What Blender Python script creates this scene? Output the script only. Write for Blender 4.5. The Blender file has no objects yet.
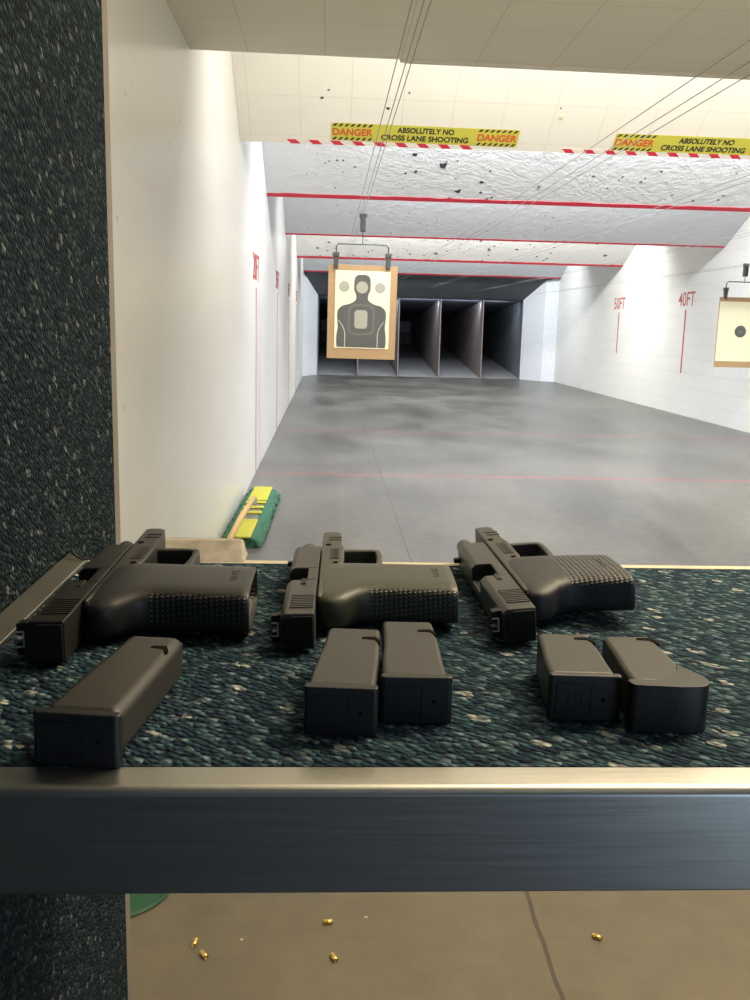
import bpy, bmesh, math, random
from mathutils import Vector, Matrix
from mathutils.geometry import tessellate_polygon
random.seed(7)
COL = bpy.context.scene.collection
PI = math.pi

# ---------------------------------------------------------------- materials
class NT:
    """small helper round a node tree"""
    def __init__(s, name):
        s.m = bpy.data.materials.new(name); s.m.use_nodes = True
        s.t = s.m.node_tree; s.b = s.t.nodes['Principled BSDF']
    def n(s, kind, **kw):
        x = s.t.nodes.new(kind)
        for k, v in kw.items():
            if k.startswith('i_'):
                x.inputs[int(k[2:]) if k[2:].isdigit() else k[2:].replace('_', ' ')].default_value = v
            else: setattr(x, k, v)
        return x
    def l(s, a, b): s.t.links.new(a, b)
    def math(s, op, a, b=None, c=None, clamp=False):
        x = s.t.nodes.new('ShaderNodeMath'); x.operation = op; x.use_clamp = clamp
        for i, v in enumerate((a, b, c)):
            if v is None: continue
            if isinstance(v, (int, float)): x.inputs[i].default_value = v
            else: s.l(v, x.inputs[i])
        return x.outputs[0]
    def mix(s, f, a, b):
        x = s.t.nodes.new('ShaderNodeMix'); x.data_type = 'RGBA'
        for sock, v in ((x.inputs['Factor'], f), (x.inputs['A'], a), (x.inputs['B'], b)):
            if isinstance(v, (int, float)): sock.default_value = v
            elif isinstance(v, tuple): sock.default_value = (*v[:3], 1)
            else: s.l(v, sock)
        return x.outputs['Result']
    def ramp(s, f, *stops):
        x = s.t.nodes.new('ShaderNodeValToRGB'); s.l(f, x.inputs[0]); e = x.color_ramp.elements
        while len(e) < len(stops): e.new(.5)
        for i, (p, c) in enumerate(stops):
            e[i].position = p; e[i].color = (*c, 1) if isinstance(c, tuple) else (c, c, c, 1)
        return x.outputs[0]
    def pos(s): return s.n('ShaderNodeTexCoord').outputs['Object']
    def noise(s, vec, scale, detail=3, rough=.5):
        x = s.n('ShaderNodeTexNoise'); x.inputs['Scale'].default_value = scale
        x.inputs['Detail'].default_value = detail; x.inputs['Roughness'].default_value = rough
        s.l(vec, x.inputs['Vector']); return x.outputs[0]
    def mapping(s, vec, loc=(0,0,0), rot=(0,0,0), sc=(1,1,1)):
        x = s.n('ShaderNodeMapping'); s.l(vec, x.inputs[0])
        x.inputs[1].default_value = loc; x.inputs[2].default_value = rot; x.inputs[3].default_value = sc
        return x.outputs[0]
    def bump(s, h, strength=.3, dist=.001):
        x = s.n('ShaderNodeBump'); x.inputs['Strength'].default_value = strength
        x.inputs['Distance'].default_value = dist; s.l(h, x.inputs['Height']); s.l(x.outputs[0], s.b.inputs['Normal'])
    def col(s, c):
        if isinstance(c, tuple): s.b.inputs['Base Color'].default_value = (*c, 1)
        else: s.l(c, s.b.inputs['Base Color'])
        return s
    def set(s, rough=.5, metal=0., spec=.5):
        s.b.inputs['Roughness'].default_value = rough; s.b.inputs['Metallic'].default_value = metal
        s.b.inputs['Specular IOR Level'].default_value = spec; return s

def plain(name, c, rough=.5, metal=0., spec=.5, var=.12, scale=40, bump=0.):
    k = NT(name); k.set(rough, metal, spec); v = k.pos(); f = k.noise(v, scale, 4)
    d = tuple(x*(1-var) for x in c); e = tuple(min(1, x*(1+var)) for x in c)
    k.col(k.mix(f, d, e))
    if bump: k.bump(k.noise(v, scale*12, 2), bump, .0006)
    return k.m

def carpet(name, plane):
    k = NT(name); k.set(.95, 0, .15); p = k.pos()
    sp = k.n('ShaderNodeSeparateXYZ'); k.l(p, sp.inputs[0]); cb = k.n('ShaderNodeCombineXYZ')
    a, b = (0, 1) if plane == 'xy' else (1, 2)
    k.l(sp.outputs[a], cb.inputs[0]); k.l(sp.outputs[b], cb.inputs[1]); v = cb.outputs[0]
    if plane == 'yz': rot, sc = (0, 0, math.radians(32)), (1/.0062, 1/.0040, 1)
    else: rot, sc = (0, 0, math.radians(38)), (1/.0060, 1/.0044, 1)
    wob = k.n('ShaderNodeTexNoise'); k.l(v, wob.inputs['Vector']); wob.inputs['Scale'].default_value = 60
    ad = k.n('ShaderNodeVectorMath', operation='MULTIPLY_ADD'); k.l(wob.outputs['Color'], ad.inputs[0])
    ad.inputs[1].default_value = (.004, .004, 0); k.l(v, ad.inputs[2])
    r = k.mapping(ad.outputs[0], (0, 0, 0), rot); m = k.mapping(r, sc=sc)
    vo = k.n('ShaderNodeTexVoronoi', voronoi_dimensions='2D'); vo.inputs['Scale'].default_value = 1
    vo.inputs['Randomness'].default_value = .8; k.l(m, vo.inputs['Vector'])
    sc3 = k.n('ShaderNodeSeparateColor'); k.l(vo.outputs['Color'], sc3.inputs[0])
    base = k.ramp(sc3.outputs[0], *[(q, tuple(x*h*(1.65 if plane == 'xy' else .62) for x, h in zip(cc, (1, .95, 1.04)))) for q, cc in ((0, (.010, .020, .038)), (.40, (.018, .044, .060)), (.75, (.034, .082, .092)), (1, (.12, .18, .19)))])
    # flecks of pale yarn
    fm = k.mapping(r, sc=(1/.042, 1/.026, 1) if plane == 'xy' else (1/.034, 1/.021, 1)); fv = k.n('ShaderNodeTexVoronoi', voronoi_dimensions='2D'); fv.inputs['Scale'].default_value = 1
    k.l(fm, fv.inputs['Vector'])
    lm = k.math('LESS_THAN', k.math('ADD', fv.outputs['Distance'], k.math('MULTIPLY', k.math('SUBTRACT', sc3.outputs[1], .5), .16)), .12); sc4 = k.n('ShaderNodeSeparateColor'); k.l(fv.outputs['Color'], sc4.inputs[0])
    lm = k.math('MULTIPLY', lm, k.math('GREATER_THAN', sc4.outputs[1], .50))
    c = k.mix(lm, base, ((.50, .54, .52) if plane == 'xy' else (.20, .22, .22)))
    rs = k.n('ShaderNodeSeparateXYZ'); k.l(k.mapping(ad.outputs[0], (0, 0, 0), (0, 0, math.radians(-30 if plane == 'xy' else 25))), rs.inputs[0])
    rib = k.math('SINE', k.math('MULTIPLY', rs.outputs[0 if plane == 'xy' else 1], 2*PI/(.0105 if plane == 'xy' else .0085)))
    rib = k.math('MULTIPLY_ADD', rib, .32 if plane == 'xy' else .2, .68)
    edge = k.math('MULTIPLY', k.ramp(vo.outputs['Distance'], (.15, 1.), (.62, .3)), rib)
    mm = k.n('ShaderNodeMix', data_type='RGBA', blend_type='MULTIPLY'); mm.inputs['Factor'].default_value = .8
    k.l(c, mm.inputs['A']); k.l(edge, mm.inputs['B']); k.col(mm.outputs['Result'])
    k.bump(k.ramp(vo.outputs['Distance'], (0, 1.), (.7, 0.)), .9, .003)
    return k.m

def tiles(name, c, seam, plane='xy', size=.305, off=(0, 0), rough=.6):
    """one foot square tiles with fine seams"""
    k = NT(name); k.set(rough); p = k.pos(); sp = k.n('ShaderNodeSeparateXYZ'); k.l(p, sp.inputs[0])
    out = None
    for ax, o in zip((0, 1), off):
        u = k.math('FRACT', k.math('MULTIPLY_ADD', sp.outputs[ax], 1/size, o))
        e = k.math('LESS_THAN', k.math('ABSOLUTE', k.math('SUBTRACT', u, .5)), .5-.009)
        out = e if out is None else k.math('MULTIPLY', out, e)
    n1 = k.noise(p, 3, 4); n2 = k.noise(p, 120, 3)
    base = k.mix(n1, tuple(x*.93 for x in c), c); base = k.mix(k.math('MULTIPLY', n2, .25), base, tuple(x*.8 for x in c))
    k.col(k.mix(k.math('MULTIPLY_ADD', out, .6, .4), seam, base))
    k.bump(k.math('ADD', k.math('MULTIPLY', out, 1.), k.math('MULTIPLY', n2, .25)), .35, .002)
    return k.m

def white_wall(name, blocks=True, rough=.35, c=(.80, .80, .78)):
    k = NT(name); k.set(rough); p = k.pos(); sp = k.n('ShaderNodeSeparateXYZ'); k.l(p, sp.inputs[0])
    n1 = k.noise(k.mapping(p, sc=(1, .6, 2.5)), 2.2, 5); n2 = k.noise(p, 60, 3)
    spk = k.n('ShaderNodeTexVoronoi'); spk.inputs['Scale'].default_value = 5; k.l(p, spk.inputs['Vector'])
    dark = k.math('MULTIPLY', k.math('LESS_THAN', spk.outputs['Distance'], .045), .5)
    base = k.mix(n1, tuple(x*.9 for x in c), c); base = k.mix(dark, base, (.3, .28, .25))
    if blocks:
        row = k.math('MULTIPLY', sp.outputs[2], 1/.203); fr = k.math('FRACT', row)
        sh = k.math('MULTIPLY', k.math('FLOOR', row), .5)
        cu = k.math('FRACT', k.math('MULTIPLY_ADD', sp.outputs[1], 1/.406, sh))
        e = k.math('MULTIPLY', k.math('GREATER_THAN', fr, .035), k.math('GREATER_THAN', cu, .018))
        base = k.mix(k.math('MULTIPLY_ADD', e, .25, .75), tuple(x*.45 for x in c), base)
        k.bump(k.math('ADD', e, k.math('MULTIPLY', n2, .5)), .5, .003)
    else: k.bump(n2, .25, .001)
    k.col(base); return k.m

def stucco(name, c=(.80, .81, .82), pocks=.35):
    k = NT(name); k.set(.55); p = k.pos(); n1 = k.noise(p, 9, 6, .6); n2 = k.noise(p, 35, 4)
    vo = k.n('ShaderNodeTexVoronoi'); vo.inputs['Scale'].default_value = 4.5; k.l(p, vo.inputs['Vector'])
    s1 = k.n('ShaderNodeSeparateColor'); k.l(vo.outputs['Color'], s1.inputs[0])
    warp = k.math('MULTIPLY', n2, .09)
    hole = k.math('LESS_THAN', k.math('ADD', vo.outputs['Distance'], warp), k.math('MULTIPLY', s1.outputs[0], .11*pocks/.35*1.25))
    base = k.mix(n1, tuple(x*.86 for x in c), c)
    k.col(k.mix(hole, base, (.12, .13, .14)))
    k.bump(k.math('ADD', n1, k.math('MULTIPLY', n2, .5)), .6, .02)
    return k.m

def concrete(name, ca, cb, rough=(.25, .55), lines=True, red=False):
    k = NT(name); k.set(.4); p = k.pos(); sp = k.n('ShaderNodeSeparateXYZ'); k.l(p, sp.inputs[0])
    n1 = k.noise(k.mapping(p, sc=(1, .45, 1)), 1.3, 6, .6); n2 = k.noise(p, 14, 5); n3 = k.noise(p, 160, 2)
    f = k.math('ADD', k.math('MULTIPLY', n1, .75), k.math('MULTIPLY', n2, .25))
    c = k.ramp(f, (.36, ca), (.64, cb))
    c = k.mix(k.math('MULTIPLY', n3, .35), c, tuple(x*.6 for x in ca))
    spk = k.n('ShaderNodeTexVoronoi'); spk.inputs['Scale'].default_value = 9; k.l(p, spk.inputs['Vector'])
    c = k.mix(k.math('MULTIPLY', k.math('LESS_THAN', spk.outputs['Distance'], .035), .6), c, (.62, .58, .48))
    if lines:
        wob = k.math('MULTIPLY', k.noise(p, 6, 3), .02)
        e = k.math('LESS_THAN', k.math('ABSOLUTE', k.math('ADD', k.math('SUBTRACT', sp.outputs[0], .45), wob)), .0045)
        c = k.mix(k.math('MULTIPLY', e, .7), c, tuple(x*.3 for x in ca))
    if red:
        for y in (7.43, 10.52):
            e = k.math('LESS_THAN', k.math('ABSOLUTE', k.math('SUBTRACT', sp.outputs[1], y)), .05)
            c = k.mix(k.math('MULTIPLY', e, k.math('MULTIPLY', n2, .75)), c, (.35, .06, .06))
    k.col(c); k.l(k.math('MULTIPLY_ADD', n1, rough[1]-rough[0], rough[0]), k.b.inputs['Roughness'])
    k.bump(k.math('ADD', n2, n3), .15, .002); return k.m

def polymer(name, c, rough=.45, grid=False, lo=-.104, hi=-.040, spec=.5, pitch=.0036):
    k = NT(name); k.set(rough, 0, spec); p = k.pos(); n = k.noise(p, 900, 2)
    k.col(k.mix(k.noise(p, 30, 3), tuple(x*.9 for x in c), tuple(x*1.1 for x in c)))
    h = k.math('MULTIPLY', n, .25)
    if grid:
        sp = k.n('ShaderNodeSeparateXYZ'); k.l(p, sp.inputs[0]); w = 2*PI/pitch
        a = k.math('SINE', k.math('MULTIPLY', sp.outputs[0], w))
        b = k.math('SINE', k.math('MULTIPLY', k.math('ADD', sp.outputs[1], sp.outputs[2]), w))
        g = k.math('MULTIPLY', k.math('MULTIPLY_ADD', a, .5, .5), k.math('MULTIPLY_ADD', b, .5, .5))
        m = k.math('MULTIPLY', k.math('GREATER_THAN', sp.outputs[0], -hi), k.math('LESS_THAN', sp.outputs[0], -lo))
        if grid == 2: m = k.math('MULTIPLY', m, k.math('MULTIPLY_ADD', k.math('GREATER_THAN', sp.outputs[2], .009), .85, .15))
        if grid == 1: m = k.math('MULTIPLY', m, k.math('LESS_THAN', sp.outputs[2], .0125))
        h = k.math('ADD', h, k.math('MULTIPLY', k.math('MULTIPLY', g, m), 1.0))
    k.bump(h, .55, .0012); return k.m

def brushed(name, c, rough, metal=1., ax=(1, 60, 60), scratch=False):
    k = NT(name); k.set(rough, metal); p = k.pos()
    n = k.noise(k.mapping(p, sc=ax), 12, 4); n2 = k.noise(p, 9, 4)
    k.col(k.mix(n2, tuple(x*.82 for x in c), c))
    k.l(k.math('MULTIPLY_ADD', n, .18, rough-.09), k.b.inputs['Roughness']); k.bump(n, .05, .0004); return k.m

M = dict(
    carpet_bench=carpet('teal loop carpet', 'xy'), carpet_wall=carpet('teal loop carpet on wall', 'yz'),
    tile=tiles('cream ceiling tile', (.86, .81, .665), (.60, .56, .44), off=(.10, .2)),
    tile2=tiles('white baffle tile', (.86, .83, .75), (.68, .64, .53), off=(.10, .2)),
    wall_l=white_wall('smooth white wall', False, .30), wall_r=white_wall('painted block wall', True, .5),
    stucco=stucco('rough white sprayed baffle'), stucco2=stucco('pocked white baffle', (.80, .80, .78), .6),
    shaded_baffle=stucco('white baffle in painted shade', (.70, .71, .73), .12),  # white baffle darkened to grey, its shade is put into the colour
    floor_near=concrete('bare tan concrete', (.125, .108, .075), (.205, .177, .125), (.5, .75)),  # tan colour, warmer than the range floor
    floor_far=concrete('worn grey concrete', (.066, .066, .064), (.19, .184, .168), (.20, .5), red=True),
    red=plain('red paint', (.62, .03, .06), .5), red_dark=plain('faded red lettering', (.46, .09, .09), .7),
    white=plain('white tape', (.80, .76, .70), .5), steel=plain('dark trap steel', (.17, .18, .21), .55, .0, .4, .3, 3), steel2=plain('rust brown divider steel', (.25, .21, .20), .6, .0, .4, .2, 3),
    steel_back=plain('lightened back steel', (.34, .38, .46), .6, .0, .3, .2, 1), steel_roof=plain('dark roof steel', (.075, .08, .092), .6, 0, .3, .5, 2), steel_ramp=plain('pale trap ramp', (.30, .30, .31), .7, 0, .3, .25, 3),  # back steel colour is lightened in place of light inside the trap
    jamb=stucco('white rubber jamb', (.82, .85, .90), .1),
    card=plain('brown cardboard', (.40, .26, .13), .8), paper=plain('cream paper', (.78, .72, .50), .7, var=.03),
    ink=plain('dark grey ink', (.092, .09, .082), .7), ink2=plain('mid grey ink', (.13, .125, .11), .7),
    ink3=plain('light grey ink', (.36, .34, .28), .7), line=plain('pale line ink', (.55, .53, .45), .7),
    wire=plain('dark grey metal', (.08, .08, .085), .45, .6), cable=plain('grey steel cable', (.34, .34, .33), .5, .3),
    yellow=plain('yellow banner', (.58, .54, .07), .5, var=.06), black=plain('black ink', (.02, .02, .018), .6),
    dred=plain('orange red ink', (.60, .10, .03), .6),
    frame_blk=polymer('black polymer', (.021, .020, .018), .45), grip_blk=polymer('black textured polymer', (.020, .020, .0205), .42, 1),
    frame_olv=polymer('olive polymer', (.060, .058, .042), .45), grip_olv=polymer('olive textured polymer', (.056, .058, .042), .42, 1),
    frame_gry=polymer('dark grey polymer', (.042, .040, .035), .45), grip_gry=polymer('dark grey textured polymer', (.018, .020, .024), .5, 2, -.084),
    slide_blk=plain('black slide steel', (.018, .018, .017), .48, .3, .4), slide_gry=plain('grey slide steel', (.07, .067, .06), .42, .45),
    void=plain('painted hollow shade', (.004, .004, .004), .9, 0, .1), mag=polymer('magazine polymer', (.038, .035, .029), .42),  # near-black colour paints in the shade of notches and hollows
    mag_base=polymer('magazine floorplate polymer', (.013, .014, .017), .45),
    sight=plain('white sight paint', (.8, .8, .8), .5), brass=plain('brass', (.80, .56, .18), .28, 1.),
    alu=brushed('brushed aluminium', (.62, .62, .60), .34), dark_alu=brushed('dulled aluminium', (.34, .33, .30), .5),
    cream_wood=plain('cream painted wood', (.55, .50, .38), .7, scale=60), trim_grey=plain('grey vinyl edge', (.19, .165, .14), .6),
    ply=plain('plywood', (.35, .24, .13), .7), floor_dark=plain('dark blue grey booth floor', (.05, .06, .075), .7, scale=8), green=plain('green plastic', (.005, .075, .03), .5),
    fringe=plain('green cotton fringe', (.045, .15, .095), .9, var=.5, scale=90, bump=.8),
    fabric=plain('yellow mop cloth', (.50, .49, .06), .85, scale=30), pine=plain('pale pine handle', (.62, .42, .17), .55, scale=20),
    block=plain('worn grey block', (.36, .33, .28), .85, var=.5, scale=70, bump=.3),
)

# ---------------------------------------------------------------- objects
def obj(name, me, mat=None, parent=None, loc=None, rot=None, smooth=False):
    if isinstance(me, bmesh.types.BMesh):
        bm = me; bmesh.ops.recalc_face_normals(bm, faces=bm.faces); me = bpy.data.meshes.new(name); bm.to_mesh(me); bm.free()
    if mat is not None:
        me.materials.clear(); me.materials.append(mat)
    if smooth:
        for p in me.polygons: p.use_smooth = True
    o = bpy.data.objects.new(name, me); COL.objects.link(o)
    if parent: o.parent = parent
    if loc: o.location = loc
    if rot: o.rotation_euler = rot
    return o
def empty(name, loc=(0, 0, 0), rz=0, rot=None):
    o = bpy.data.objects.new(name, None); COL.objects.link(o); o.location = loc
    o.rotation_euler = rot or (0, 0, rz); o.empty_display_size = .05; return o
def tag(o, label, cat, group=None):
    o['label'] = label; o['category'] = cat
    if group: o['group'] = group
    return o
def struct(o): o['kind'] = 'structure'; return o
def bevel(o, w, seg=2, ang=30):
    b = o.modifiers.new('bevel', 'BEVEL'); b.width = w; b.segments = seg; b.limit_method = 'ANGLE'; b.angle_limit = math.radians(ang)
    b.harden_normals = False
    for p in o.data.polygons: p.use_smooth = True
    w_ = o.modifiers.new('wn', 'WEIGHTED_NORMAL'); w_.keep_sharp = True
    return o
def add_box(bm, a, b):
    v = [bm.verts.new((x, y, z)) for x in (a[0], b[0]) for y in (a[1], b[1]) for z in (a[2], b[2])]
    for f in ((0,1,3,2), (4,6,7,5), (0,4,5,1), (2,3,7,6), (0,2,6,4), (1,5,7,3)): bm.faces.new([v[i] for i in f])
    return v
def box(a, b): bm = bmesh.new(); add_box(bm, a, b); return bm
def add_prism(bm, pts, z0, z1, f=lambda p: p):
    """pts 2D outline -> solid between z0 and z1"""
    lo = [bm.verts.new(f(Vector((x, y, z0)))) for x, y in pts]; hi = [bm.verts.new(f(Vector((x, y, z1)))) for x, y in pts]
    n = len(pts)
    for i in range(n): bm.faces.new((lo[i], lo[(i+1) % n], hi[(i+1) % n], hi[i]))
    bm.faces.new(lo[::-1]); bm.faces.new(hi)
def prism(pts, z0, z1, f=lambda p: p): bm = bmesh.new(); add_prism(bm, pts, z0, z1, f); return bm
def add_tube(bm, path, r, seg=8, caps=True):
    path = [Vector(p) for p in path]; rings = []
    for i, p in enumerate(path):
        d = (path[min(i+1, len(path)-1)] - path[max(i-1, 0)]).normalized()
        a = d.orthogonal().normalized() if i == 0 else (rings_a - d*rings_a.dot(d)).normalized()
        rings_a = a; b = d.cross(a)
        rr = r[i] if isinstance(r, (list, tuple)) else r
        rings.append([bm.verts.new(p + (a*math.cos(t) + b*math.sin(t))*rr) for t in [2*PI*j/seg for j in range(seg)]])
    for q, s in zip(rings, rings[1:]):
        for j in range(seg): bm.faces.new((q[j], q[(j+1) % seg], s[(j+1) % seg], s[j]))
    if caps: bm.faces.new(rings[0][::-1]); bm.faces.new(rings[-1])
def tube(path, r, seg=8): bm = bmesh.new(); add_tube(bm, path, r, seg); return bm
def loft(rings, cap0=True, cap1=True):
    bm = bmesh.new(); R = [[bm.verts.new(p) for p in r] for r in rings]; n = len(R[0])
    for q, s in zip(R, R[1:]):
        for j in range(n): bm.faces.new((q[j], q[(j+1) % n], s[(j+1) % n], s[j]))
    if cap0: bm.faces.new(R[0][::-1])
    if cap1: bm.faces.new(R[-1])
    return bm
def rrect(x0, y0, x1, y1, r, n=5):
    o = []
    for cx, cy, a in ((x1-r, y1-r, 0), (x0+r, y1-r, PI/2), (x0+r, y0+r, PI), (x1-r, y0+r, 1.5*PI)):
        for i in range(n+1): t = a + PI/2*i/n; o.append((cx+r*math.cos(t), cy+r*math.sin(t)))
    return o
def circle(cx, cy, r, n=32): return [(cx+r*math.cos(2*PI*i/n), cy+r*math.sin(2*PI*i/n)) for i in range(n)]
def catmull(pts, n=6, closed=False):
    out = []; L = len(pts); rng = range(L if closed else L-1)
    g = (lambda i: pts[i % L]) if closed else (lambda i: pts[max(0, min(L-1, i))])
    for i in rng:
        p0, p1, p2, p3 = g(i-1), g(i), g(i+1), g(i+2)
        for j in range(n):
            t = j/n; out.append(tuple(.5*(2*b + (c-a)*t + (2*a-5*b+4*c-d)*t*t + (3*b-a-3*c+d)*t**3) for a, b, c, d in zip(p0, p1, p2, p3)))
    if not closed: out.append(tuple(pts[-1]))
    return out
def text_mesh(s, size, ext=.0008, bold=0., squeeze=1., align='CENTER'):
    c = bpy.data.curves.new('t', 'FONT'); c.body = s; c.size = size; c.align_x = align; c.align_y = 'CENTER'
    c.extrude = ext; c.offset = bold; o = bpy.data.objects.new('t', c); COL.objects.link(o)
    bpy.context.view_layer.update()
    me = bpy.data.meshes.new_from_object(o.evaluated_get(bpy.context.evaluated_depsgraph_get()))
    bpy.data.objects.remove(o)
    xs = [v.co.x for v in me.vertices]; 
    for v in me.vertices: v.co.x *= squeeze
    return me
def text_fit(s, w, h, **k):
    me = text_mesh(s, 1, ext=.01, **k); xs = [v.co.x for v in me.vertices]; ys = [v.co.y for v in me.vertices]; zs = [v.co.z for v in me.vertices]
    sx = w/(max(xs)-min(xs)); sy = h/(max(ys)-min(ys)); cx = (max(xs)+min(xs))/2; cy = (max(ys)+min(ys))/2
    for v in me.vertices: v.co = ((v.co.x-cx)*sx, (v.co.y-cy)*sy, .0012 if v.co.z > 0 else 0.)
    return me
def place(name, me, mat, parent, mtx):
    """put a mesh built flat in its xy plane onto a surface"""
    if isinstance(me, bmesh.types.BMesh):
        bmesh.ops.recalc_face_normals(me, faces=me.faces); m2 = bpy.data.meshes.new(name); me.to_mesh(m2); me.free(); me = m2
    me.transform(mtx); return obj(name, me, mat, parent)

# ---------------------------------------------------------------- camera (image taken as 750x1000)
H = 1.1876
cam_d = bpy.data.cameras.new('camera'); cam = bpy.data.objects.new('camera', cam_d); COL.objects.link(cam)
R_, U_, F_ = Vector((.99851582, -.04840982, .02495274)), Vector((-.01558773, .18497202, .98262016)), Vector((.05218403, .98155073, -.18394289))
mw = Matrix(((R_.x, U_.x, -F_.x, 0), (R_.y, U_.y, -F_.y, 0), (R_.z, U_.z, -F_.z, H), (0, 0, 0, 1)))
cam.matrix_world = mw
cam_d.sensor_fit = 'VERTICAL'; cam_d.sensor_height = 24; cam_d.lens = 939.294/1000*24; cam_d.clip_start = .02; cam_d.clip_end = 100
cam_d.dof.use_dof = False
bpy.context.scene.camera = cam

XL, XR, ZB = -.564, 5.125, 2.279
ZT = .9626                     # top of the bench carpet
YE = 21.15

# ---------------------------------------------------------------- the room
struct(obj('floor', box((-1.6, .9, -.05), (XR, 3.2, 0)), M['floor_near']))
struct(obj('floor_booth', box((-1.6, -3.2, -.05), (XR, .9, 0)), M['floor_dark']))  # unseen floor, made dark and bluish to shape the metal edge's reflection
struct(obj('floor_range', box((XL, 3.2, -.05), (XR, 30.2, 0)), M['floor_far']))
struct(obj('wall_left', box((XL-.1, 1.2, 0), (XL, 30.2, 3.05)), M['wall_l']))
struct(obj('trim_1', box((XL, 2.33, 0), (XL+.006, 2.47, 2.234)), M['wall_l']))
struct(obj('wall_right', box((XR, -.2, 0), (XR+.15, 30.2, 3.05)), M['wall_r']))
struct(obj('ceiling', box((XL-.1, -.1, 3.05), (XR+.15, 30.2, 3.15)), M['wall_l']))
# lowered ceiling of one foot tiles above the firing line, lip at its far edge a little askew
bm = bmesh.new(); add_prism(bm, [(XL, .2), (XR, .2), (XR, 4.16), (XL, 4.01)], 2.2364, 2.29)
near = struct(obj('ceiling_near', bm, M['tile']))
bm = bmesh.new(); add_prism(bm, [(.27, 4.03), (.30, 4.045), (XR, 4.175), (XR, 4.15), (.30, 4.02)], 2.225, 2.2364); struct(obj('trim_2', bm, M['tile2']))

def baffle(name, yb, k, mat, label, tape=None, zt=2.98, zb=ZB, x0=XL, x1=XR):
    """sloping panel, lower edge downrange"""
    L = math.hypot(zt-zb, (zt-zb)/k); e = empty(name, ((x0+x1)/2, yb, zb)); e.rotation_euler = (-math.atan(k), 0, 0)
    # local: x across, y = up-slope is negative y, z = normal; face towards the shooter is -z
    w = (x1-x0)/2 - .001
    o = obj('panel', box((-w, -L, 0), (w, 0, .04)), mat, e)
    tag(e, label, 'overhead baffle', 'sloping overhead baffles'); 
    if tape:
        pts = []; n = 60; random.seed(int(yb*10))
        up = [(-w + 2*w*i/n, -tape*(1+random.uniform(-.12, .12)) - .02*0) for i in range(n+1)]; lo = [(-w + 2*w*i/n, .002) for i in range(n+1)]
        obj('edge_tape', prism(lo + up[::-1], -.002, .0), M['red'], e)
    return e
k1 = .6973
b1 = baffle('overhead_baffle', 6.1537, k1, M['tile2'], 'nearest sloping baffle clad in cream square tiles, carrying yellow danger banners')
b2 = baffle('overhead_baffle', 8.7169, .495, M['stucco'], 'rough white sprayed baffle with thick red lower edge, just behind the danger banners', .055)
b3 = baffle('overhead_baffle', 12.376, .48, M['shaded_baffle'], 'smooth baffle, its shade painted grey, with thin red edge, hanging in front of the 40FT mark', .035)
b4 = baffle('overhead_baffle', 16.708, .48, M['stucco2'], 'bright white pock-marked baffle ending beside the 50FT mark', .07)
b5 = baffle('overhead_baffle', 21.153, .48, M['shaded_baffle'], 'furthest baffle, narrow band with its shade painted grey, directly above the dark bullet trap', .06)

def on_b1(x, s, lift=0.):
    """point on the near baffle face: x across, s metres up-slope from its lower edge"""
    c, sn = math.cos(math.atan(k1)), math.sin(math.atan(k1))
    return Vector((x, 6.1537 - s*c - sn*lift, ZB + s*sn - c*lift))
c1_, s1_ = math.cos(math.atan(k1)), math.sin(math.atan(k1))
def b1_mtx(x, s, lift, rz=0.):
    p = on_b1(x, s, lift); X = Vector((1, 0, 0)); Y = Vector((0, -c1_, s1_)); Z = X.cross(Y)
    return Matrix(((X.x, Y.x, Z.x, p.x), (X.y, Y.y, Z.y, p.y), (X.z, Y.z, Z.z, p.z), (0, 0, 0, 1))) @ Matrix.Rotation(rz, 4, 'Z')
# (Z here points up-range and down: out of the face that the shooter sees)
def banner(x0, s0, rz, label, tilt=0):
    W, Hh = 1.155, .137
    Mx = b1_mtx(x0, s0, .001, rz)
    e = empty('warning_banner', Mx @ Vector((W/2, Hh/2, 0)))
    tag(e, label, 'banner', 'yellow danger banners on the near baffle')
    inv = Matrix.Translation(-e.location)
    P = lambda nm, me, mat, dx=0, dy=0, dz=0: place(nm, me, mat, e, inv @ Mx @ Matrix.Translation((dx, dy, dz)))
    P('banner_sheet', box((0, 0, 0), (W, Hh, .0012)), M['yellow'])
    for x in (0, W-.262):
        for yy in (.004, Hh-.026):
            n = 7; pan = bmesh.new()
            for i in range(n):
                a = x + .006 + i*.036; sl = .016
                add_prism(pan, [(a, yy), (a+.017, yy), (a+.017+sl, yy+.022), (a+sl, yy+.022)], .0012, .0018)
            P('hazard_stripes', pan, M['black'])
        P('danger_lettering', text_fit('DANGER', .246, .056, bold=.03), M['dred'], x+.131, Hh/2, .0013)
    P('message_lettering', text_fit('ABSOLUTELY NO', .35, .044, bold=.028), M['black'], W/2, Hh*.73, .0013)
    P('message_lettering', text_fit('CROSS LANE SHOOTING', .54, .044, bold=.028), M['black'], W/2, Hh*.28, .0013)
    return e
banner(-.003, .040, math.radians(-.4), 'yellow DANGER ABSOLUTELY NO CROSS LANE SHOOTING banner, the left one above the silhouette target')
banner(1.752, .036, math.radians(-.2), 'yellow DANGER ABSOLUTELY NO CROSS LANE SHOOTING banner at the right, cut by the picture edge')
def striped(x0, x1, label):
    Mx = b1_mtx(x0, 0, .001); e = empty('striped_tape', Mx.translation); inv = Matrix.Translation(-e.location); tag(e, label, 'tape', 'red and white hazard tapes')
    place('tape_strip', box((0, -.001, 0), (x1-x0, .034, .001)), M['white'], e, inv @ Mx)
    x = .012
    while x < x1-x0-.05:
        place('red_stripe', prism([(x+.03, 0), (x+.088, 0), (x+.058, .034), (x, .034)], .001, .0018), M['red'], e, inv @ Mx); x += .134
striped(-.29, .86, 'red and white striped tape under the left danger banner'); striped(1.43, 3.2, 'red and white striped tape under the right danger banner')
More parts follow.
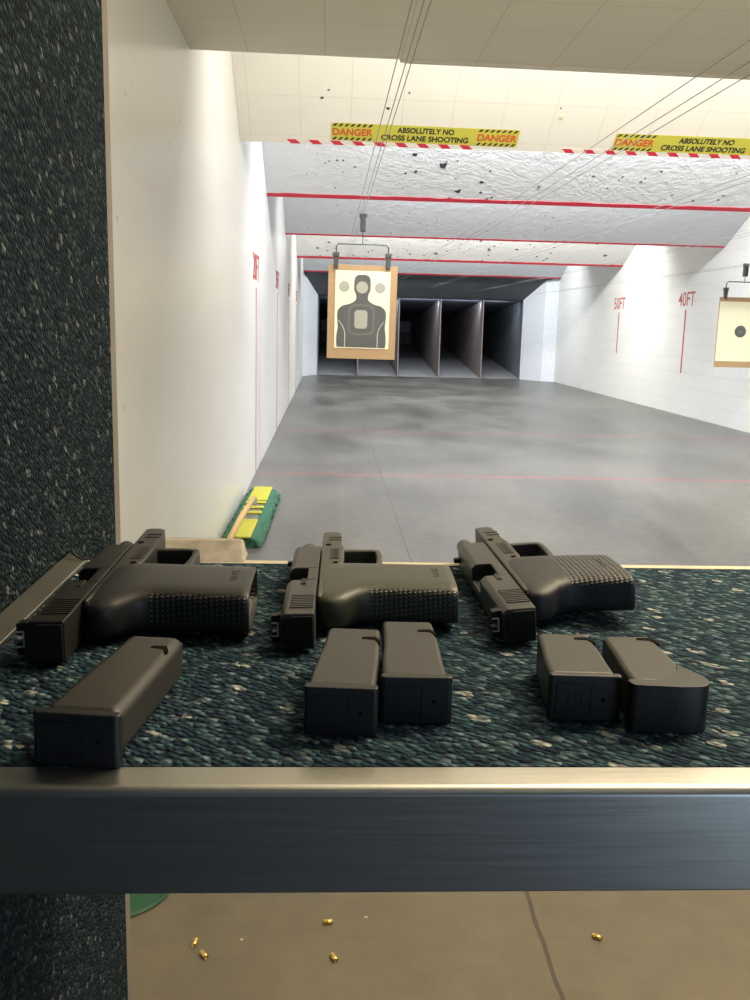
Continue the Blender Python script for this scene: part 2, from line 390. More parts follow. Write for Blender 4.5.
# chips and bullet scars
def scars(b, name, spots, mat):
    for x, s, r in spots:
        bm = bmesh.new()
        n = 11; pts = []
        for i in range(n):
            q = r*random.uniform(.45, 1.15); pts.append((x+q*math.cos(2*PI*i/n), -s+q*math.sin(2*PI*i/n)))
        add_prism(bm, pts, -.0015, 0); obj(name, bm, mat, b)
ox = (XL+XR)/2
random.seed(3)
scars(b2, 'bullet_scar', [(.9384-ox, .53, .045), (1.116-ox, .17, .032), (.6882-ox, .66, .03), (.05-ox, .55, .014), (.10-ox, .55, .012), (.72-ox, .43, .02), (1.32-ox, .16, .02), (1.30-ox, .31, .02), (1.05-ox, .04, .03)] +
      [(random.uniform(-2.4, 2.6), random.uniform(.05, .6), random.uniform(.006, .016)) for i in range(36)], M['wire'])
scars(b4, 'bullet_scar', [(random.uniform(-2.7, 1.6), random.uniform(.08, .75), random.uniform(.010, .026)) for i in range(48)], M['wire'])
scars(b3, 'bullet_scar', [(random.uniform(-2.7, .5), random.uniform(.08, .7), random.uniform(.006, .013)) for i in range(18)], M['wire'])
scars(b1, 'bullet_scar', [(-.06-ox, .36, .012), (-.02-ox, .42, .008), (.33-ox, .3, .012), (.45-ox, .42, .008), (1.36-ox, .35, .008)], M['wire'])
bm = bmesh.new(); bmesh.ops.create_icosphere(bm, subdivisions=2, radius=.016)
for v in bm.verts: v.co = Vector((v.co.x*.9, v.co.y*1.3, v.co.z*.35)) * random.uniform(.85, 1.1)
o = obj('plaster_chip', bm, M['paper'], b1, (1.38-ox, -.285, -.002)); o['label'] = 'small bright chip'

# distance marks
def wall_mark(side, dist, y, z0, z1, lz, hgt, wid, label):
    x = XR if side > 0 else XL
    e = empty('distance_mark', (x, y, z0)); tag(e, label, 'distance marking', 'red distance marks on the side walls')
    # side +1: facing -x, text runs from far to near (-y); side -1: facing +x, runs near to far
    X = Vector((0, -side, 0)); Y = Vector((0, 0, 1)); Z = X.cross(Y)
    m = Matrix(((X.x, Y.x, Z.x, 0), (X.y, Y.y, Z.y, 0), (X.z, Y.z, Z.z, lz-z0), (0, 0, 0, 1)))
    m.translation += Z*.002
    place('lettering', text_fit(dist, wid, hgt, bold=.004), M['red_dark'], e, m)
    obj('vertical_line', box((-.003 if side > 0 else .001, -.022, 0), (-.001 if side > 0 else .003, .022, z1-z0)), M['red_dark'], e)
wall_mark(1, '40FT', 13.54, .60, 1.50, 1.655, .20, .62, 'red 40FT lettering and line on the white block wall')
wall_mark(1, '50FT', 16.70, .79, 1.50, 1.655, .20, .62, 'red 50FT lettering and line on the white block wall')
wall_mark(-1, '20FT', 7.46, 0, 1.44, 1.595, .20, .60, 'nearest red distance lettering and line on the left white wall')
wall_mark(-1, '30FT', 10.5, 0, 1.5, 1.63, .19, .60, 'second nearest red distance lettering and line on the left white wall')
wall_mark(-1, '40FT', 13.54, 0, 1.5, 1.63, .19, .60, 'third red distance lettering and line along the left white wall')
wall_mark(-1, '50FT', 16.7, 0, 1.5, 1.63, .19, .60, 'furthest red distance lettering and line on the left white wall')

# ---------------------------------------------------------------- bullet trap
tr = empty('bullet_trap', (2.1, 22.06, 0)); tag(tr, 'dark steel bullet trap with upright divider plates closing the far end', 'bullet trap')
inv = lambda v: Vector(v) - Vector((2.1, 22.06, 0))
def P(name, bm, mat):
    bmesh.ops.translate(bm, verts=bm.verts, vec=Vector((-2.1, -22.06, 0))); return obj(name, bm, mat, tr)
BY = 30.0
bm = bmesh.new(); add_box(bm, (-.5, BY, 0), (XR-.06, BY+.05, 2.6)); P('back_plate', bm, M['steel_back'])
for i, (a, b) in enumerate(((-.25, .678), (.70, 1.6125), (1.635, 2.574), (2.597, 3.564), (3.587, 4.5))):
    P('ramp', prism([(22.06, .0), (29.6, .60), (BY, .95), (BY, .90), (29.6, .56), (22.10, -.004)], a, b, lambda p: Vector((p.z, p.x, p.y))), M['steel_ramp'])  # ramp colour paler than the dividers
P('roof_plate', prism([(21.2, 2.33), (22.06, 1.82), (BY, 1.30), (BY, 1.35), (22.06, 1.87), (21.2, 2.38)], -.50, XR-.06, lambda p: Vector((p.z, p.x, p.y))), M['steel_roof'])  # roof colour darker than the other trap plates
for x in (.678, 1.6125, 2.574, 3.564):
    P('divider_plate', prism([(22.02, .001), (22.06, 1.80), (BY, 1.29), (BY, .93), (29.6, .59), (22.1, .001)], x, x+.022, lambda p: Vector((p.z, p.x, p.y))), M['steel2'])
for x in (-.26, 4.5):
    P('side_plate', prism([(22.06, 0.001), (22.06, 1.83), (BY, 1.31), (BY, 0.001)], x, x+.02, lambda p: Vector((p.z, p.x, p.y))), M['steel'])
def jamb(name, base):   # plan outline, top cut to meet the falling roof
    bm = bmesh.new(); top = lambda y: 2.33 - (y-21.2)*(.51/.86)
    lo = [bm.verts.new((x, y, 0)) for x, y in base]; hi = [bm.verts.new((x, y, top(max(y, 21.2)))) for x, y in base]; n = len(base)
    for i in range(n): bm.faces.new((lo[i], lo[(i+1) % n], hi[(i+1) % n], hi[i]))
    bm.faces.new(lo); bm.faces.new(hi); struct(obj(name, bm, M['jamb']))
jamb('trim_3', [(XL, 21.3), (-.26, 22.06), (-.26, 22.1), (XL, 22.1)]); jamb('trim_4', [(XR, 21.25), (4.85, 21.35), (4.5, 22.06), (4.5, 22.1), (XR, 22.1)])
struct(obj('wall_back', box((XL, 30.12, 0), (XR, 30.2, 3.05)), M['wall_l']))
struct(obj('trim_5', box((XL, 22.1, 1.95), (XR, 22.2, 3.05)), M['wall_l']))

# ---------------------------------------------------------------- cables, carriers and targets
for lane, (xs, z) in enumerate((((.207, .238, .256), 2.02), ((1.215, 1.31, 1.375), 2.02), ((2.24, 2.33), 2.02), ((3.36, 3.45), 1.98), ((4.58, 4.655), 1.93))):
    which = ('first lane, above the silhouette target', 'second lane, crossing the right danger banner', 'third lane', 'fourth lane', 'last lane beside the right wall')[lane]
    for j, x in enumerate(xs):
        pts = [(x, 1.5 + 20.2*i/12, z + .012*((i-6)/6)**2) for i in range(13)]
        tag(obj('cable', tube(pts, .0018, 6), M['cable']), 'thin grey overhead target cable of the ' + which, 'cable', 'overhead target cables, lane %s' % ('one', 'two', 'three', 'four', 'five')[lane])

def carrier(x, y, z, label, zc, half=.205):
    e = empty('target_carrier', (x, y, z)); tag(e, label, 'target carrier')
    bevel(obj('trolley', box((-.022, -.03, -.075), (.022, .03, .065)), M['wire'], e), .006)
    obj('wheel', tube([(-.03, 0, .05), (.03, 0, .05)], .018, 14), M['wire'], e)
    obj('stem', tube([(0, 0, -.07), (0, 0, zc-z+.10)], .004, 6), M['wire'], e)
    t = zc - z
    path = [(-half, 0, t-.02), (-half, 0, t+.08), (-half+.02, 0, t+.10), (half-.02, 0, t+.10), (half, 0, t+.08), (half, 0, t-.02)]
    obj('crossbar', tube(path, .006, 8), M['wire'], e)
    for s in (-1, 1):
        bm = bmesh.new(); add_prism(bm, [(s*half-.022, t+.01), (s*half-.016, t-.09), (s*half+.016, t-.09), (s*half+.022, t+.01)], -.018, .018, lambda p: Vector((p.x, p.z, p.y)))
        add_box(bm, (s*half-.024, -.024, t+.0), (s*half+.024, .024, t+.035))
        c = bevel(obj('clip', bm, M['wire'], e), .004)
    return e
TY = 7.6
carrier(.256, TY, 1.97, 'dark grey cable carrier and wire hanger holding the silhouette target', 1.70)
carrier(4.655, 10.6, 1.89, 'dark grey cable carrier and wire hanger holding the round bullseye target, far right', 1.655)
tag(bevel(obj('cardboard_backer', box((-.272, -.003, -.365), (.272, .003, .365)), M['card'], None, (.262, TY-.004, 1.276), (0, math.radians(.4), 0)), .001), 'brown cardboard sheet behind the silhouette target paper', 'cardboard')
tag(bevel(obj('cardboard_backer', box((-.275, -.003, -.39), (.275, .003, .39)), M['card'], None, (4.66, 10.6-.004, 1.195)), .001), 'brown cardboard sheet behind the bullseye paper, far right', 'cardboard')
# silhouette paper; outline coordinates are in a 345 x 475 unit sheet, origin at sheet centre
K = .434/345
sh = empty('paper_target', (.264, TY-.0085, 1.296)); sh.rotation_euler = (0, math.radians(.4), 0)
tag(sh, 'cream paper target printed with a dark grey head and shoulders silhouette', 'paper target')
fz = lambda p: Vector((p.x*K, -p.z, -p.y*K))
S = lambda pts: [(x-328, y-588) for x, y in pts]
obj('sheet', prism(S([(155, 349), (500, 349), (500, 828), (155, 828)]), 0, .0008, fz), M['paper'], sh)
half = [(326, 372), (350, 374), (368, 386), (376, 410), (376, 465), (366, 490), (362, 520), (378, 540), (410, 555), (440, 562), (466, 580), (478, 605), (478, 650), (474, 700), (480, 740), (482, 790), (478, 822)]
sil = catmull(half, 4) + [(p[0]*-1+650, p[1]) for p in catmull(half, 4)[::-1]]
sil = [p for i, p in enumerate(sil) if i == 0 or (abs(p[0]-sil[i-1][0])+abs(p[1]-sil[i-1][1])) > .5]
o = obj('silhouette', prism(S(sil), .0008, .0013, fz), M['ink'], sh)
obj('outer_ring', prism(S(rrect(238, 552, 408, 745, 42)), .0013, .0017, fz), M['ink2'], sh)
obj('inner_ring', prism(S(rrect(252, 566, 394, 730, 34)), .0017, .0020, fz), M['ink'], sh)
obj('centre_box', prism(S(rrect(280, 590, 362, 704, 20)), .0020, .0025, fz), M['ink3'], sh)
for cx, cy, r in ((212, 447, 33), (437, 450, 32), (324, 450, 37)): obj('head_circle' if cx == 324 else 'side_circle', prism(S(circle(cx, cy, r)), .0008, .0022, fz), M['ink3'], sh)
for s in (1, -1):
    path = catmull([(168, 650), (185, 662), (205, 690), (218, 720), (222, 750), (221, 822)], 4)
    if s < 0: path = [(650-x, y) for x, y in path]
    obj('arm_line', prism(S([(x-2.2, y) for x, y in path] + [(x+2.2, y-1) for x, y in path[::-1]]), .0013, .0019, fz), M['line'], sh)
bt = empty('paper_target', (4.655, 10.6-.0085, 1.203)); tag(bt, 'cream paper target with one dark round bullseye, far right', 'paper target')
K2 = .001
fz2 = lambda p: Vector((p.x, -p.z, -p.y))
obj('sheet', prism([(-.262, -.335), (.262, -.335), (.262, .33), (-.262, .33)], 0, .001, fz2), M['paper'], bt)
obj('bullseye', prism(circle(0, -.005, .066), .001, .0016, fz2), M['ink'], bt)
obj('bullseye_ring', prism(circle(0, -.005, .022), .0016, .002, fz2), M['ink2'], bt)

# ---------------------------------------------------------------- dust mop on the floor by the left wall
mop = empty('dust_mop', (-.445, 5.64, 0), math.radians(-1)); tag(mop, 'green fringed dust mop with yellow cloth top and wooden handle, beside left wall', 'mop')
bm = bmesh.new(); random.seed(5)
n = 120; out = []
for i in range(n):
    t = i/n; per = rrect(-.105, -.80, .105, .80, .05, 8)
    q = per[int(t*len(per)) % len(per)]
ring = rrect(-.098, -.75, .112, .76, .05, 6); pts = []
for a, b in zip(ring, ring[1:]+ring[:1]):
    L = math.dist(a, b); m = max(1, int(L/.016))
    for j in range(m): pts.append((a[0]+(b[0]-a[0])*j/m, a[1]+(b[1]-a[1])*j/m))
def off(s, jit): return [(x*s + random.uniform(-jit, jit), y*(1+(s-1)*.12) + random.uniform(-jit, jit)) for x, y in pts]
rings = [[(x, y, .001) for x, y in off(1.0, .012)], [(x, y, .022) for x, y in off(1.04, .012)], [(x, y, .036+random.uniform(-.004, .004)) for x, y in off(.97, .010)], [(x, y, .048+random.uniform(-.004, .004)) for x, y in off(.84, .008)], [(x, y, .056) for x, y in off(.62, .003)]]
obj('fringe', loft(rings), M['fringe'], mop)
bm = bmesh.new()
for i in range(100):
    sx = random.choice((-1, 1)); y = random.uniform(-.78, .78); z = .045
    add_tube(bm, [(sx*.06, y, .052), (sx*.088, y+random.uniform(-.01, .01), .04), (sx*(.104+random.uniform(-.004, .006)), y+random.uniform(-.02, .02), .008)], [.006, .007, .005], 5)
obj('yarn_loops', bm, M['fringe'], mop)['kind'] = 'stuff'
bm = bmesh.new(); add_box(bm, (-.062, .30, .054), (.062, .79, .066)); bevel(obj('top_cloth', bm, M['fabric'], mop), .008)
bm = bmesh.new(); add_box(bm, (-.062, -.76, .054), (.062, -.30, .066)); bevel(obj('top_cloth', bm, M['fabric'], mop), .008)
bevel(obj('frame_plate', box((-.05, -.30, .052), (.05, .30, .058)), M['dark_alu'], mop), .002)
for y in (.22, .06, -.1): bevel(obj('tie_strap', box((-.064, y-.028, .058), (.064, y+.028, .068)), M['fabric'], mop), .006)
obj('swivel', tube([(0, .16, .06), (0, .16, .10), (-.004, .10, .115)], .012, 10), M['alu'], mop)
obj('handle', tube([(-.004, .12, .11), (-.012, -.55, .125), (-.004, -1.15, .13)], [.014, .016, .016], 12), M['pine'], mop, smooth=True)

# ---------------------------------------------------------------- shooting booth
pt = empty('booth_partition', (-.29, .40, 0)); tag(pt, 'tall booth partition covered in dark teal flecked carpet, at the left', 'partition')
T = lambda bm: (bmesh.ops.translate(bm, verts=bm.verts, vec=Vector((.29, -.40, 0))), bm)[1]
obj('core', T(box((-.325, -.30, 0), (-.252, 1.088, 2.236))), M['ply'], pt)
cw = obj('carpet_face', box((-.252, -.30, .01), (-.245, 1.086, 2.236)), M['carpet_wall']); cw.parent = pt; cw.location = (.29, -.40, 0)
obj('edge_trim', T(box((-.327, 1.088, 0), (-.246, 1.116, 2.236))), M['trim_grey'], pt)
bn = empty('shooting_bench', (.30, .65, ZT)); tag(bn, 'shooting bench with dark teal flecked carpet top and broad aluminium front edge', 'bench')
T2 = lambda bm: (bmesh.ops.translate(bm, verts=bm.verts, vec=Vector((-.30, -.65, -ZT))), bm)[1]
BX = .92
obj('bench_board', T2(box((-.245, .431, ZT-.055), (BX, .866, ZT-.006))), M['ply'], bn)
NX, NY = 300, 110
obj('support_leg', T2(box((BX-.06, .62, 0), (BX-.02, .66, ZT-.055))), M['wire'], bn)
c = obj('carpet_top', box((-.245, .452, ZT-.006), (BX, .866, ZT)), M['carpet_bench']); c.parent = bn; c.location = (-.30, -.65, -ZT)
bm = bmesh.new(); out = [(.4275, -.0565), (.4275, -.003), (.4305, -.0004), (.4335, .0), (.452, .0), (.452, -.0025), (.4300, -.0028), (.4300, -.0565)]
add_prism(bm, out, -.245, BX, lambda p: Vector((p.z, p.x, p.y+ZT)))
bevel(obj('metal_edge', T2(bm), M['alu'], bn), .0015, 3)
bevel(obj('back_ledge', T2(box((-.245, .866, ZT-.03), (BX, .884, ZT-.001))), M['cream_wood'], bn), .003)
tag(bevel(obj('corner_strip', prism([(-.0115, -.22), (.0115, -.22), (.0115, .235), (-.0115, .25)], 0, .004), M['dark_alu'], None, (-.2325, .628, ZT)), .001), 'flat dull grey metal strip lying along the foot of the carpeted partition', 'strip')
tag(obj('black_wire', tube([(x-.0, y, ZT+z) for x, y, z in catmull([(-.243, .872, .006), (-.236, .862, .010), (-.226, .855, .006), (-.212, .858, .004), (-.205, .866, .004)], 5)], .0012, 6), M['wire']), 'thin black wire curling over the far left corner of the bench', 'wire')
tag(obj('bullet_dust_block', loft([[(x, y, z) for x, y in rrect(-.056*a, -.018 + z*2.1, .037*a, .022, .003, 3)] for a, z in ((1.04, 0), (1.0, .003), (.94, .0128), (.88, .0142))]), M['block'], None, (-.115, .890, ZT-.001)), 'small worn grey white block on the ledge behind the left pistol', 'block')
bpy.data.objects['bullet_dust_block'].name = 'worn_block'

# ---------------------------------------------------------------- pistols
def pistol(name, loc, rz, sc, roll, mats, label, thick=1., pitch=0, gl=.105):
    """local axes: y towards the muzzle, -x towards the top of the slide, z = right side of the gun, turned up"""
    fr, gr, sl = mats
    root = empty(name, loc, rot=(pitch, roll, rz)); root.scale = (sc, sc, sc); tag(root, label, 'pistol', 'pistols laid out on the carpeted bench')
    q = lambda p: Vector((-p.y, p.x, p.z*thick))          # (u, v, w) -> local
    # slide, drawn back 40 mm
    full = [(0, -.0128), (.0198, -.0128), (.0238, -.0092), (.0238, .0092), (.0198, .0128), (0, .0128)]
    port = [(0, -.0128), (.0198, -.0128), (.0238, -.0092), (.0238, -.001), (.0085, -.001), (.0085, .0128), (0, .0128)]
    def ext(bm, prof, u0, u1): add_prism(bm, prof, u0, u1, lambda p: q(Vector((p.z, p.x, p.y))))
    bm = bmesh.new(); ext(bm, full, 0, .088); ext(bm, port, .088, .124); ext(bm, full, .124, .198)
    s = bevel(obj('slide', bm, sl, root), .0012, 2)
    for w in (.0128, -.0128):
        bm = bmesh.new()
        for i in range(8):
            u = .014 + i*.0042; a, b = (w, w+.0007) if w > 0 else (w-.0007, w); add_box(bm, q(Vector((u, .001, a))), q(Vector((u+.0022, .0175, b))))
        obj('serrations', bm, sl, s)
    bevel(obj('extractor', box(q(Vector((.074, .0085, .0128))), q(Vector((.089, .0125, .0136)))), M['slide_blk'], s), .0004)
    bm = bmesh.new(); ext(bm, [(.001, -.0112), (.016, -.0112), (.0222, -.0075), (.0222, .0075), (.016, .0112), (.001, .0112)], -.0016, .0005)
    bevel(obj('back_plate', bm, M['slide_blk'], s), .0006)
    bm = bmesh.new(); ext(bm, [(.0235, -.0105), (.0300, -.0095), (.0300, -.0022), (.0265, -.0022), (.0265, .0022), (.0300, .0022), (.0300, .0095), (.0235, .0105)], .006, .014)
    rs = bevel(obj('rear_sight', bm, M['slide_blk'], s), .0004)
    bm = bmesh.new(); ext(bm, [(.0250, -.0052), (.0300, -.0052), (.0300, -.0042), (.0262, -.0042), (.0262, .0042), (.0300, .0042), (.0300, .0052), (.0250, .0052)], .0054, .0061)
    o = obj('sight_outline', bm, M['sight'], rs); o['label'] = 'white sight outline'
    bevel(obj('front_sight', box(q(Vector((.184, .0235, -.002))), q(Vector((.190, .0295, .002)))), M['slide_blk'], s), .0004)
    # barrel and guide rod
    bl = bmesh.new(); n = 20
    def ring(u, r): return [q(Vector((u, .0125+r*math.cos(2*PI*i/n), r*math.sin(2*PI*i/n)))) for i in range(n)]
    bl.free(); bl = loft([ring(.128, .0068), ring(.2355, .0068), ring(.2365, .0060), ring(.2365, .0046), ring(.215, .0046)])
    b = obj('barrel', bl, sl, root, smooth=False); bevel(b, .0003)
    obj('guide_rod', tube([q(Vector((.16, .002, 0))), q(Vector((.222, .002, 0)))], .0032, 12), sl, root)
    obj('chamber', box(q(Vector((.090, .0002, -.009))), q(Vector((.123, .0070, .009)))), M['void'], root)
    # frame
    o1 = [(.040, -.001), (.250, -.001), (.2535, -.004), (.2535, -.013), (.249, -.0175), (.205, -.0185), (.190, -.0205), (.138, -.020), (.122, -.007), (.060, -.0055), (.040, -.004)]
    f = bevel(obj('frame', prism(o1, -.0135, .0135, q), fr, root), .0035, 3)
    bm = bmesh.new()
    for u in (.218, .228): add_box(bm, q(Vector((u, -.018, -.0141))), q(Vector((u+.0035, -.0065, .0141))))
    obj('accessory_rail', bm, fr, f)
    # lettering plate and pins on the upward side
    bm = bmesh.new(); add_prism(bm, rrect(.148, -.0165, .186, -.0085, .001, 2), .0134, .0139, q); lp = obj('number_plate', bm, M['slide_blk'], f)
    bm = bmesh.new()
    for i in range(9):
        u = .151 + i*.0037; add_box(bm, q(Vector((u, -.0150, .0139))), q(Vector((u+.0018, -.0112, .0142))))
    obj('engraving', bm, M['slide_gry'], lp)
    for u, v, r in ((.136, -.0135, .0022), (.098, -.018, .0017), (.200, -.0065, .0026)): obj('pin', prism(circle(u, v, r, 14), .0132, .0141, q), M['void'], f)
    # trigger guard, a bent band
    out = catmull([(.208, -.016), (.2065, -.034), (.204, -.049), (.197, -.0535), (.170, -.0535), (.145, -.052), (.130, -.048)], 5)
    inn = catmull([(.1995, -.016), (.199, -.034), (.1975, -.0455), (.192, -.0482), (.170, -.0482), (.148, -.0462), (.130, -.043)], 5)
    bevel(obj('trigger_guard', prism(out + inn[::-1], -.0075, .0075, q), fr, root), .0018, 2)
    t = catmull([(.158, -.018), (.160, -.026), (.165, -.034), (.168, -.042)], 4); t2 = [(x-.005, y) for x, y in t]
    bevel(obj('trigger', prism(t + t2[::-1], -.0035, .0035, q), M['frame_blk'], root), .001)
    # grip: lofted rounded sections from the web down to the hollow butt
    def sec(v, ub, uf, w, n=48, sq=5.0):
        c, h = (ub+uf)/2, (uf-ub)/2; r = []
        for i in range(n):
            a = 2*PI*i/n; ca, sa = math.cos(a), math.sin(a); e = 2/(sq if ca > 0 else 4.6)
            r.append(q(Vector((c + h*math.copysign(abs(ca)**e, ca), v, w*math.copysign(abs(sa)**e, sa)))))
        return r
    S_ = [(-.002, .040, .130, .0130), (-.006, .035, .140, .0138), (-.014, .034, .143, .0146), (-.022, .040, .141, .0152), (-.030, .050, .138, .0155), (-.042, .054, .1345, .0157)]
    for t in (.25, .5, .75, .9): S_.append((-.042-(gl-.042)*t, .054-.009*t, .1345-.0105*t, .0157))
    S_ += [(-gl+.001, .045, .1240, .0156), (-gl, .046, .1230, .0150)]
    rings = [sec(*a) for a in S_] + [sec(-gl, .0485, .1205, .0125), sec(-gl+.02, .051, .116, .0115)]
    g = obj('grip', loft(rings, True, False), gr, root, smooth=True)
    obj('magazine_well', loft([sec(-gl+.021, .052, .116, .0114), sec(-gl+.0205, .060, .108, .004)], True, True), M['void'], g)
    lm = text_fit('GLOCK', .026, .0055, bold=.01)
    for v in lm.vertices: v.co = q(Vector((.090 + v.co.x, -gl + .013 + v.co.y, .0154 + v.co.z*.4)))
    obj('grip_lettering', lm, fr, g)
    return root
blk, olv, gry = (M['frame_blk'], M['grip_blk'], M['slide_blk']), (M['frame_olv'], M['grip_olv'], M['slide_gry']), (M['frame_gry'], M['grip_gry'], M['slide_gry'])
LIFT = .0162
pistol('pistol', (-.1675, .590, ZT+LIFT*1.09), 0.0, 1.09, math.radians(-1.2), blk, 'all black pistol, slide locked back, lying beside the carpeted partition')
pistol('pistol', (-.0065, .620, ZT+LIFT*1.0), math.radians(-1), 1.0, math.radians(-2.2), olv, 'pistol with olive frame and grey slide, lying between the two others')
pistol('pistol', (.1520, .638, ZT+LIFT*1.04), math.radians(1.2), 1.03, math.radians(-5.0), gry, 'pistol with grey slide and exposed barrel, lying furthest right on bench', .97, gl=.086)

# ---------------------------------------------------------------- magazines
def magazine(loc, rz, L, W, label, base, Wt=None, notch=.80, th=.0280, rot_base=0., bev=.0032):
    """local: y from the floorplate to the feed end, x across the side profile, lying flat"""
    root = empty('magazine', loc, rz); tag(root, label, 'magazine', 'pistol magazines on the bench carpet')
    Wt = Wt or W*.86
    lft = [(0, 0), (.0, .012), (.002, .4*L), (W-Wt, L)]; rgt = [(W-.001, L-.003), (W, .6*L), (W, .012), (W, 0)]
    body = catmull([(.0006, .002), (.0012, .3*L), (.003, .6*L), ((W-Wt)*.8, .985*L)], 3) + catmull([(W-.0015, .985*L), (W-.0005, .6*L), (W-.0006, .3*L), (W-.0006, .002)], 3)
    b = bevel(obj('body', prism(body, .0006, th-.0004), M['mag'], root), bev, 5)
    # shallow raised edge lines of the side
    bm = bmesh.new()
    for x0, x1 in ((.0065, .0073),): add_prism(bm, [(x0+.001, .01), (x1+.001, .01), (x1+(W-Wt)*.7, L*.9), (x0+(W-Wt)*.7, L*.9)], th-.0012, th-.0006)
    obj('side_rib', bm, M['mag_base'], b)
    y = notch*L; Wo = W; W = W-(bev-.0032)*.75
    bm = bmesh.new(); add_prism(bm, [(W-.013, y+.002), (W-.005, y+.001), (W-.0008, y-.006), (W-.0008, y-.001), (W-.004, y+.006), (W-.012, y+.0055)], th-.006, th-.0001); obj('catch_notch', bm, M['void'], b); W = Wo  # raised near-black wedge stands in for the shade of the notch
    bm = bmesh.new(); add_prism(bm, [(W*.25, L-.001), (W*.9, L-.001), (W*.9, L+.004), (W*.35, L+.006)], .006, th-.007); bevel(obj('feed_lips', bm, M['slide_gry'], b), .001)
    # floorplate
    f = bevel(obj('floorplate', prism(base, 0, th+.0003), M['mag_base'], root), .0016, 3)
    ys = min(p[1] for p in base); 
    a, c = [p for p in base if p[1] < ys+.006][0], [p for p in base if p[1] < ys+.006][-1]
    if len(base) < 30:
        bm = bmesh.new(); m = .0045
        x0, x1 = W*.10, W*.62; yy = ys
        for r in ((x0, m, x1, m+.0008), (x0, th-m-.0008, x1, th-m), (x0, m, x0+.0008, th-m), (x1-.0008, m, x1, th-m)): add_box(bm, (r[0], yy-.0005, r[1]), (r[2], yy+.001, r[3]))
        obj('moulded_outline', bm, M['mag_base'], f)
        obj('plate_hole', tube([(W*.78, yy-.0002, th*.5), (W*.78, yy+.002, th*.5)], .0011, 12), M['void'], f)
        bm = bmesh.new()
        for k in range(3): add_box(bm, (W*.27+k*.004, yy-.0003, th*.36), (W*.27+k*.004+.0012, yy+.001, th*.66))
        add_box(bm, (W*.22, yy-.0006, th*.24), (W*.5, yy+.001, th*.27)); obj('moulded_mark', bm, M['mag_base'], f)
    return root
def bp(W, d=.009, l=.002, r=.002): return rrect(-l*.6, -d*.5, W+r*.7, .0025, .0024, 3)
magazine((-.1452, .4585, ZT), math.radians(-7.5), .125, .0425, 'longest black pistol magazine, alone in front of the black pistol', bp(.0425), .036, .77, bev=.0065)
magazine((-.0095, .494, ZT), math.radians(-5), .104, .0395, 'left magazine of the touching pair in front of the olive pistol', bp(.0395, .009, .001, .001), .0345, .76)
magazine((.0335, .509, ZT), math.radians(-1.5), .103, .0385, 'right magazine of the touching pair in front of the olive pistol', bp(.0385, .009, .001, .003), .0345, .75)
magazine((.1315, .513, ZT), math.radians(-3), .076, .040, 'short flat based magazine in front of the right pistol, left of its pair', bp(.040, .008, .001, .003), .033, .80)
extb = catmull([(-.0012, .003), (-.0012, -.005), (.004, -.0065), (.014, -.0075), (.028, -.0085), (.039, -.007), (.0440, -.001), (.0448, .006), (.0425, .013), (.0385, .020), (.0350, .028), (.030, .016), (.015, .003)], 4, True)
magazine((.177, .501, ZT), math.radians(-1), 0.083, .0375, 'magazine with rounded finger rest base, rightmost on the bench', extb, .032, .86)

# ---------------------------------------------------------------- spent cases on the near floor
def case_mesh():
    n = 14; prof = [(0, .0), (.0046, 0), (.0048, .0010), (.0040, .0015), (.0040, .0025), (.0048, .0032), (.0047, .019), (.0043, .019), (.0042, .004)]
    rings = [[(r*math.cos(2*PI*i/n) if r else 1e-5*math.cos(2*PI*i/n), r*math.sin(2*PI*i/n) if r else 1e-5*math.sin(2*PI*i/n), z-.0095) for i in range(n)] for r, z in prof]
    return loft(rings)
cm = obj('brass_case', case_mesh(), M['brass'], smooth=True); cme = cm.data; bpy.data.objects.remove(cm)
for x, y, a, lab in ((-.2392, 1.6395, 80, 'upper of the two spent brass cases lying close together near the partition'), (-.2174, 1.6042, 125, 'lower of the two spent brass cases lying close together near the partition'),
                     (.0175, 1.7009, 8, 'spent brass case lying crosswise, highest on the floor under the bench edge'), (.0289, 1.592, 115, 'single spent brass case low on the tan floor below the olive pistol'),
                     (.5506, 1.6467, 145, 'lone spent brass case on the right of the tan floor')):
    o = obj('brass_case', cme, None); o.location = (x, y, .0049); o.rotation_euler = (PI/2, 0, math.radians(a-90)); tag(o, lab, 'brass case', 'spent brass cases on the near floor')
lid = empty('green_lid', (-.433, 1.835, 0)); tag(lid, 'round green plastic lid on the tan floor behind the partition', 'lid')
obj('disc', loft([[(x, y, z) for x, y in circle(0, 0, r, 40)] for r, z in ((.120, 0), (.1225, .004), (.118, .009), (.110, .006))]), M['green'], lid)

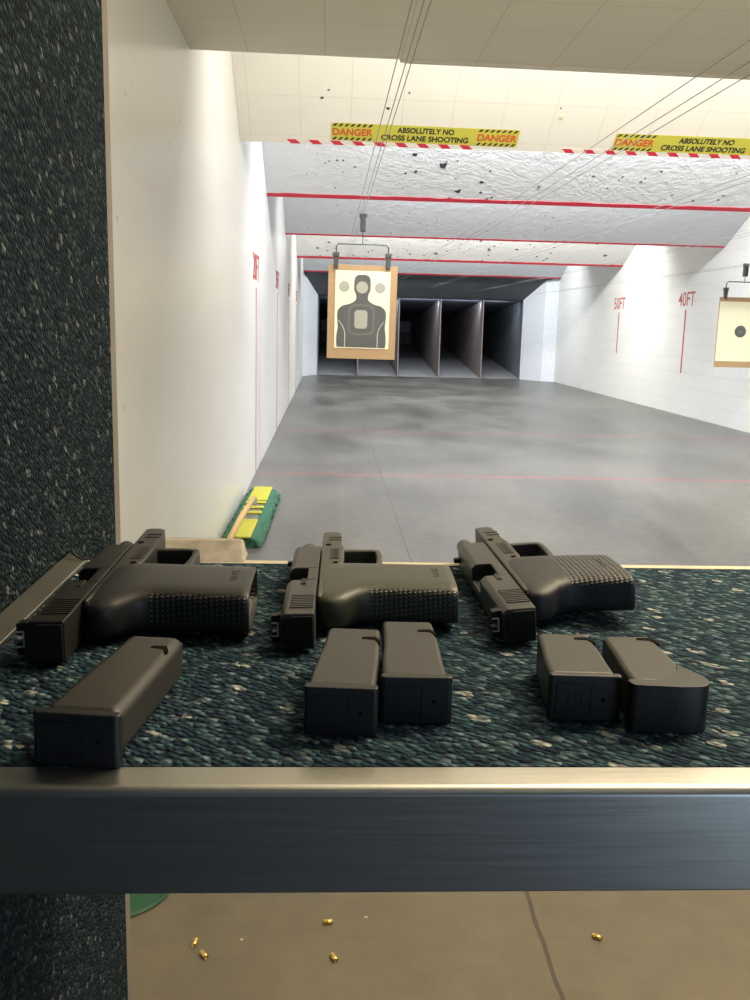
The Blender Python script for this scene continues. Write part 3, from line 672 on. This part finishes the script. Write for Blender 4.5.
# ---------------------------------------------------------------- light
def area(name, loc, rot, sx, sy, power, col, spread=None):
    l = bpy.data.lights.new(name, 'AREA'); l.shape = 'RECTANGLE'; l.size = sx; l.size_y = sy; l.energy = power; l.color = col
    if spread: l.spread = spread
    o = bpy.data.objects.new(name, l); COL.objects.link(o); o.location = loc; o.rotation_euler = rot; return o
W5 = XR-XL-1.5; CX = (XL+XR)/2
area('tube_light_near', (CX, 4.4, 2.7), (math.radians(48), 0, 0), W5+.5, .25, 74, (1, .94, .83))
area('tube_light_second', (CX, 7.2, 2.9), (math.radians(34), 0, 0), W5, .2, 125, (.97, .98, 1))
area('fill_light_third', (CX, 10.5, 2.9), (math.radians(36), 0, 0), W5, .2, 84, (.96, .97, 1))  # added fill without a known source, brightens the third baffle
area('tube_light_far', (CX, 14.9, 2.9), (math.radians(34), 0, 0), W5, .2, 140, (1, .99, .95))
area('fill_light_trap', (CX, 19.4, 2.9), (math.radians(36), 0, 0), W5, .2, 88, (.93, .97, 1))  # added fill in the last bay, brightens furthest baffle and jambs
area('booth_lamp_down', (1.0, 1.15, 1.98), (0, 0, 0), 1.2, .3, 17, (1, .83, .60))
area('ceiling_fill_up', (1.6, 1.45, 1.70), (math.radians(180), 0, 0), 2.6, .6, 38, (1, .87, .64))  # added upward fill, not a known fixture, lifts the tiled ceiling
area('cool_fill_behind', (1.6, -1.5, .85), (math.radians(90), 0, math.radians(40)), .7, 1.6, 8.5, (.68, .84, 1))  # added cool light behind the camera for the metal edge, no known doorway
area('trap_inside_fill', (2.1, 22.35, 1.70), (math.radians(80), 0, 0), 4.2, .1, 26, (.75, .85, 1))  # invented fill behind the header, brightens the trap interior
w = bpy.data.worlds.new('world'); bpy.context.scene.world = w; w.use_nodes = True
w.node_tree.nodes['Background'].inputs[0].default_value = (.55, .7, .9, 1); w.node_tree.nodes['Background'].inputs[1].default_value = .06

vs = bpy.context.scene.view_settings
vs.view_transform = 'Standard'; vs.look = 'None'; vs.gamma = 1; vs.use_curve_mapping = False; vs.exposure = 0.72
cy = bpy.context.scene.cycles
cy.max_bounces = 10; cy.diffuse_bounces = 6; cy.use_denoising = True
